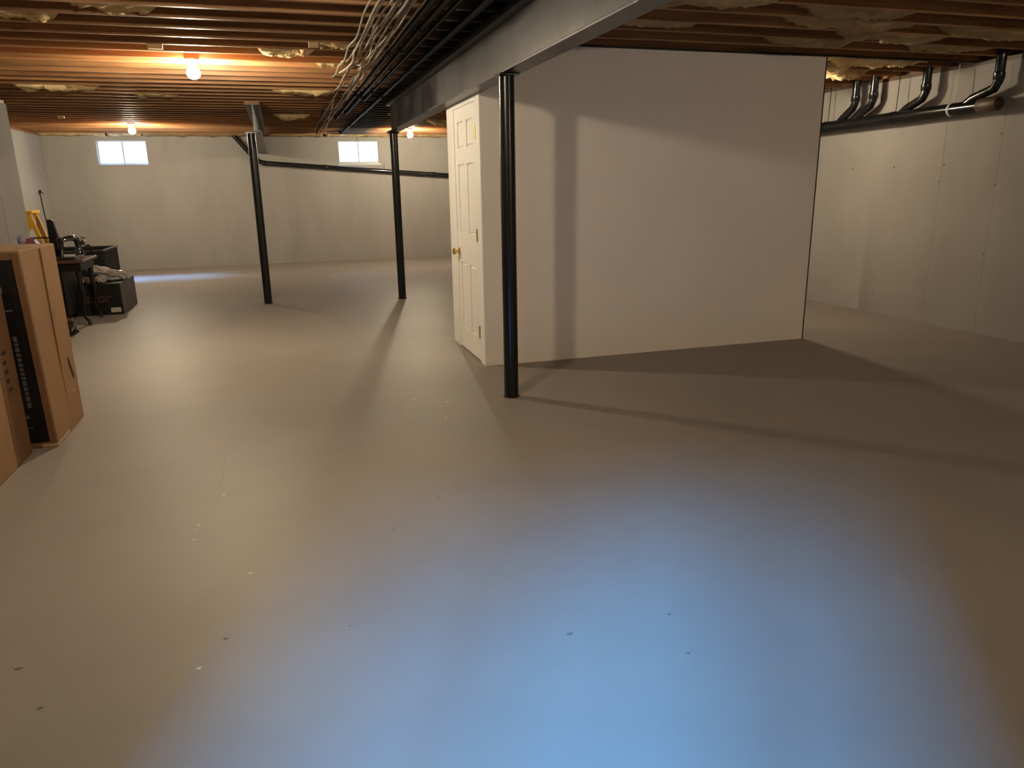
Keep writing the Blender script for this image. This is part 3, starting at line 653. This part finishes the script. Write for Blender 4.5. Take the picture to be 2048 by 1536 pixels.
# black printed box with plastic-wrapped packages
base = (-1.92, 9.83, 0); root = empty('printed_box', base, label='low black printed box on the floor with faded red lettering and a white label', cat='box')
qx0, qx1, qy0, qy1, qz = -2.66, -1.92, 9.83, 10.75, .375
b = B(); b.box(qx0, qx1, qy0, qy1, 0, qz, bev=.004); addl(b, 'box_body', M_print)
b = B(); b.box(qx1-.001, qx1+.002, qy0+.005, qy1-.005, .004, qz-.005); addl(b, 'side_print', M_boxside, label='brownish patterned side')
b = B(); b.poly([(qx1+.002, 10.1, .20), (qx1+.002, 10.5, .23), (qx1+.002, 10.55, .30), (qx1+.002, 10.2, .28)], (.001, 0, 0)); addl(b, 'side_picture', M_orange)
b = B(); b.box(-2.055, -1.945, qy0-.0015, qy0, .03, .085); addl(b, 'label', M_label, label='white paper label')
cu = bpy.data.curves.new('txt', 'FONT'); cu.body = 'Razor'; cu.size = .165; cu.extrude = .0006; cu.shear = .25; cu.offset = .003; cu.align_x = 'CENTER'
to = bpy.data.objects.new('txt', cu); C.objects.link(to); bpy.context.view_layer.update()
me = bpy.data.meshes.new_from_object(to.evaluated_get(bpy.context.evaluated_depsgraph_get())); bpy.data.objects.remove(to)
me.transform(Matrix.Translation((-2.24, qy0-.001, .155)) @ Matrix.Rotation(math.pi/2, 4, 'X')); me.materials.clear()
o = link('lettering', me, M_letter, root, label='faded red lettering'); o.location = -Vector(base)

def crumple(name, loc, size, rot, seed, m, label, amp=.02, group=None):
    bm = bmesh.new(); bmesh.ops.create_cube(bm, size=1); bmesh.ops.subdivide_edges(bm, edges=bm.edges[:], cuts=9, use_grid_fill=True)
    for v in bm.verts:
        p = v.co.copy(); v.co = Vector((p.x*size[0], p.y*size[1], p.z*size[2]*(1-.5*(abs(p.x)*2)**4)))
        n3 = noise.noise_vector(Vector((p.x*5, p.y*5, p.z*3))+Vector((seed,)*3)); v.co += n3*amp
    R_ = Matrix.Rotation(rot[2], 4, 'Z') @ Matrix.Rotation(rot[1], 4, 'Y') @ Matrix.Rotation(rot[0], 4, 'X')
    bmesh.ops.transform(bm, matrix=R_, verts=bm.verts); me = bpy.data.meshes.new(name); bm.to_mesh(me); bm.free()
    zmin = min(v.co.z for v in me.vertices)
    o = link(name, me, m, label=label, cat='package', group=group); o.location = (loc[0], loc[1], loc[2]-zmin); return o
crumple('plastic_package', (-2.12, 10.25, qz+.002), (.46, .22, .07), (0, .28, .15), 3, M_film, 'large shiny plastic-wrapped package lying slanted on the black box', .034)
crumple('plastic_package', (-2.14, 9.98, qz+.002), (.10, .12, .07), (0, .1, .3), 8, M_film, 'small shiny wrapped bundle under the left end of the large package', .02)
for i, lab in enumerate(['leftmost', 'second from left', 'third from left', 'rightmost']):
    x = -2.50+i*.078; b = B(); b.tube([(x, 9.90, qz+.034), (x, 9.905, qz+.034), (x, 10.12, qz+.034), (x, 10.125, qz+.034)], [.02, .034, .034, .02], 14)
    b.build('wrapped_roll', M_roll if i else M_film, smooth=True, label=f'{lab} of four small tan wrapped rolls on the black box', cat='roll', group='small wrapped rolls on the black box')

# black and silver shoe on the floor between carton and table
base = (-2.19, 8.5, 0); root = empty('shoe', base, rz=0, label='black and silver shoe on the floor just past the tall carton', cat='shoe')
b = B(); b.box(-2.245, -2.15, 8.42, 8.70, 0, .025, bev=.01); addl(b, 'sole', M_pipe)
b = B(); b.sphere((-2.197, 8.47, .05), .045, (.95, 1.3, .85)); b.sphere((-2.197, 8.60, .075), .05, (.9, 1.6, 1.2)); addl(b, 'upper', M_print, smooth=True)
b = B(); b.tube([(-2.235, 8.44, .05), (-2.16, 8.46, .06), (-2.15, 8.52, .09), (-2.152, 8.58, .13)], .009, 8); addl(b, 'trim_band', M_chrome)
b = B(); b.box(-2.225, -2.175, 8.60, 8.68, .10, .165, bev=.01); addl(b, 'tongue', M_orange)

# yellow folding step ladder, mostly behind the wall corner
base = (-3.35, 12.0, 0); root = empty('step_ladder', base, label='yellow folding step ladder standing open against the left wall', cat='ladder')
for yv in (11.86, 12.14):
    b = B(); b.tube([(-3.43, yv, 1.18), (-3.58, yv, .0)], .022, 8); addl(b, 'front_rail', M_yellow)
    b = B(); b.box(-.028, .028, -.018, .018, -.62, .62, bev=.008, mat=Matrix.Translation((-3.165, yv, .60)) @ Matrix.Rotation(math.radians(-14.5), 4, 'Y')); addl(b, 'rear_rail', M_yellow)
b = B(); b.box(-3.46, -3.25, 11.80, 12.20, 1.165, 1.205, bev=.014); addl(b, 'top_cap', M_yellow)
b = B(); b.poly([(-3.44, 11.82, 1.166), (-3.29, 11.82, 1.166), (-3.30, 11.82, .95), (-3.34, 11.82, .93), (-3.40, 11.82, .98)], (0, .03, 0)); addl(b, 'side_panel', M_yellow)
for z in (.3, .6, .9):
    b = B(); xx = -3.43-(1.18-z)*.127; b.box(xx-.04, xx+.06, 11.89, 12.11, z-.012, z+.012, bev=.004); addl(b, 'step', M_yellow)
b = B(); b.poly([(-3.30, 12.12, 1.12), (-3.275, 12.12, 1.12), (-3.18, 12.12, .7), (-3.33, 12.12, .7)], (0, .01, 0)); addl(b, 'shaded_interior', M_card)  # brown sheet stands in for the ladder's steps in shade
b = B(); b.tube([(-3.34, 11.84, .84), (-3.13, 11.84, .835), (-3.05, 11.84, .83)], .010, 8); addl(b, 'spreader', M_pipe)
# maroon bag on a carton behind the tall carton
b = B(); b.box(-2.80, -2.37, 8.25, 8.78, 0, .86, bev=.01); b.build('storage_carton', M_card, label='plain brown carton under the maroon bag, almost hidden behind the tall carton', cat='box')
base = (-2.42, 8.6, .86); root = empty('duffel_bag', base, label='maroon bag with a pale blue stripe showing over the tall carton', cat='bag')
b = B(); b.sphere((-2.42, 8.60, .93), .07, (1.35, 2.2, 1.0), 24); addl(b, 'bag_body', M_maroon, smooth=True)
b = B(); b.tube([(-2.335, 8.50, .90), (-2.335, 8.51, .94), (-2.36, 8.50, .985)], .016, 10); addl(b, 'stripe', M_bluew, smooth=True)
b = B(); b.sphere((-2.46, 8.46, .985), .042, (.9, 1, 1.2)); addl(b, 'side_pocket', M_purple, smooth=True)
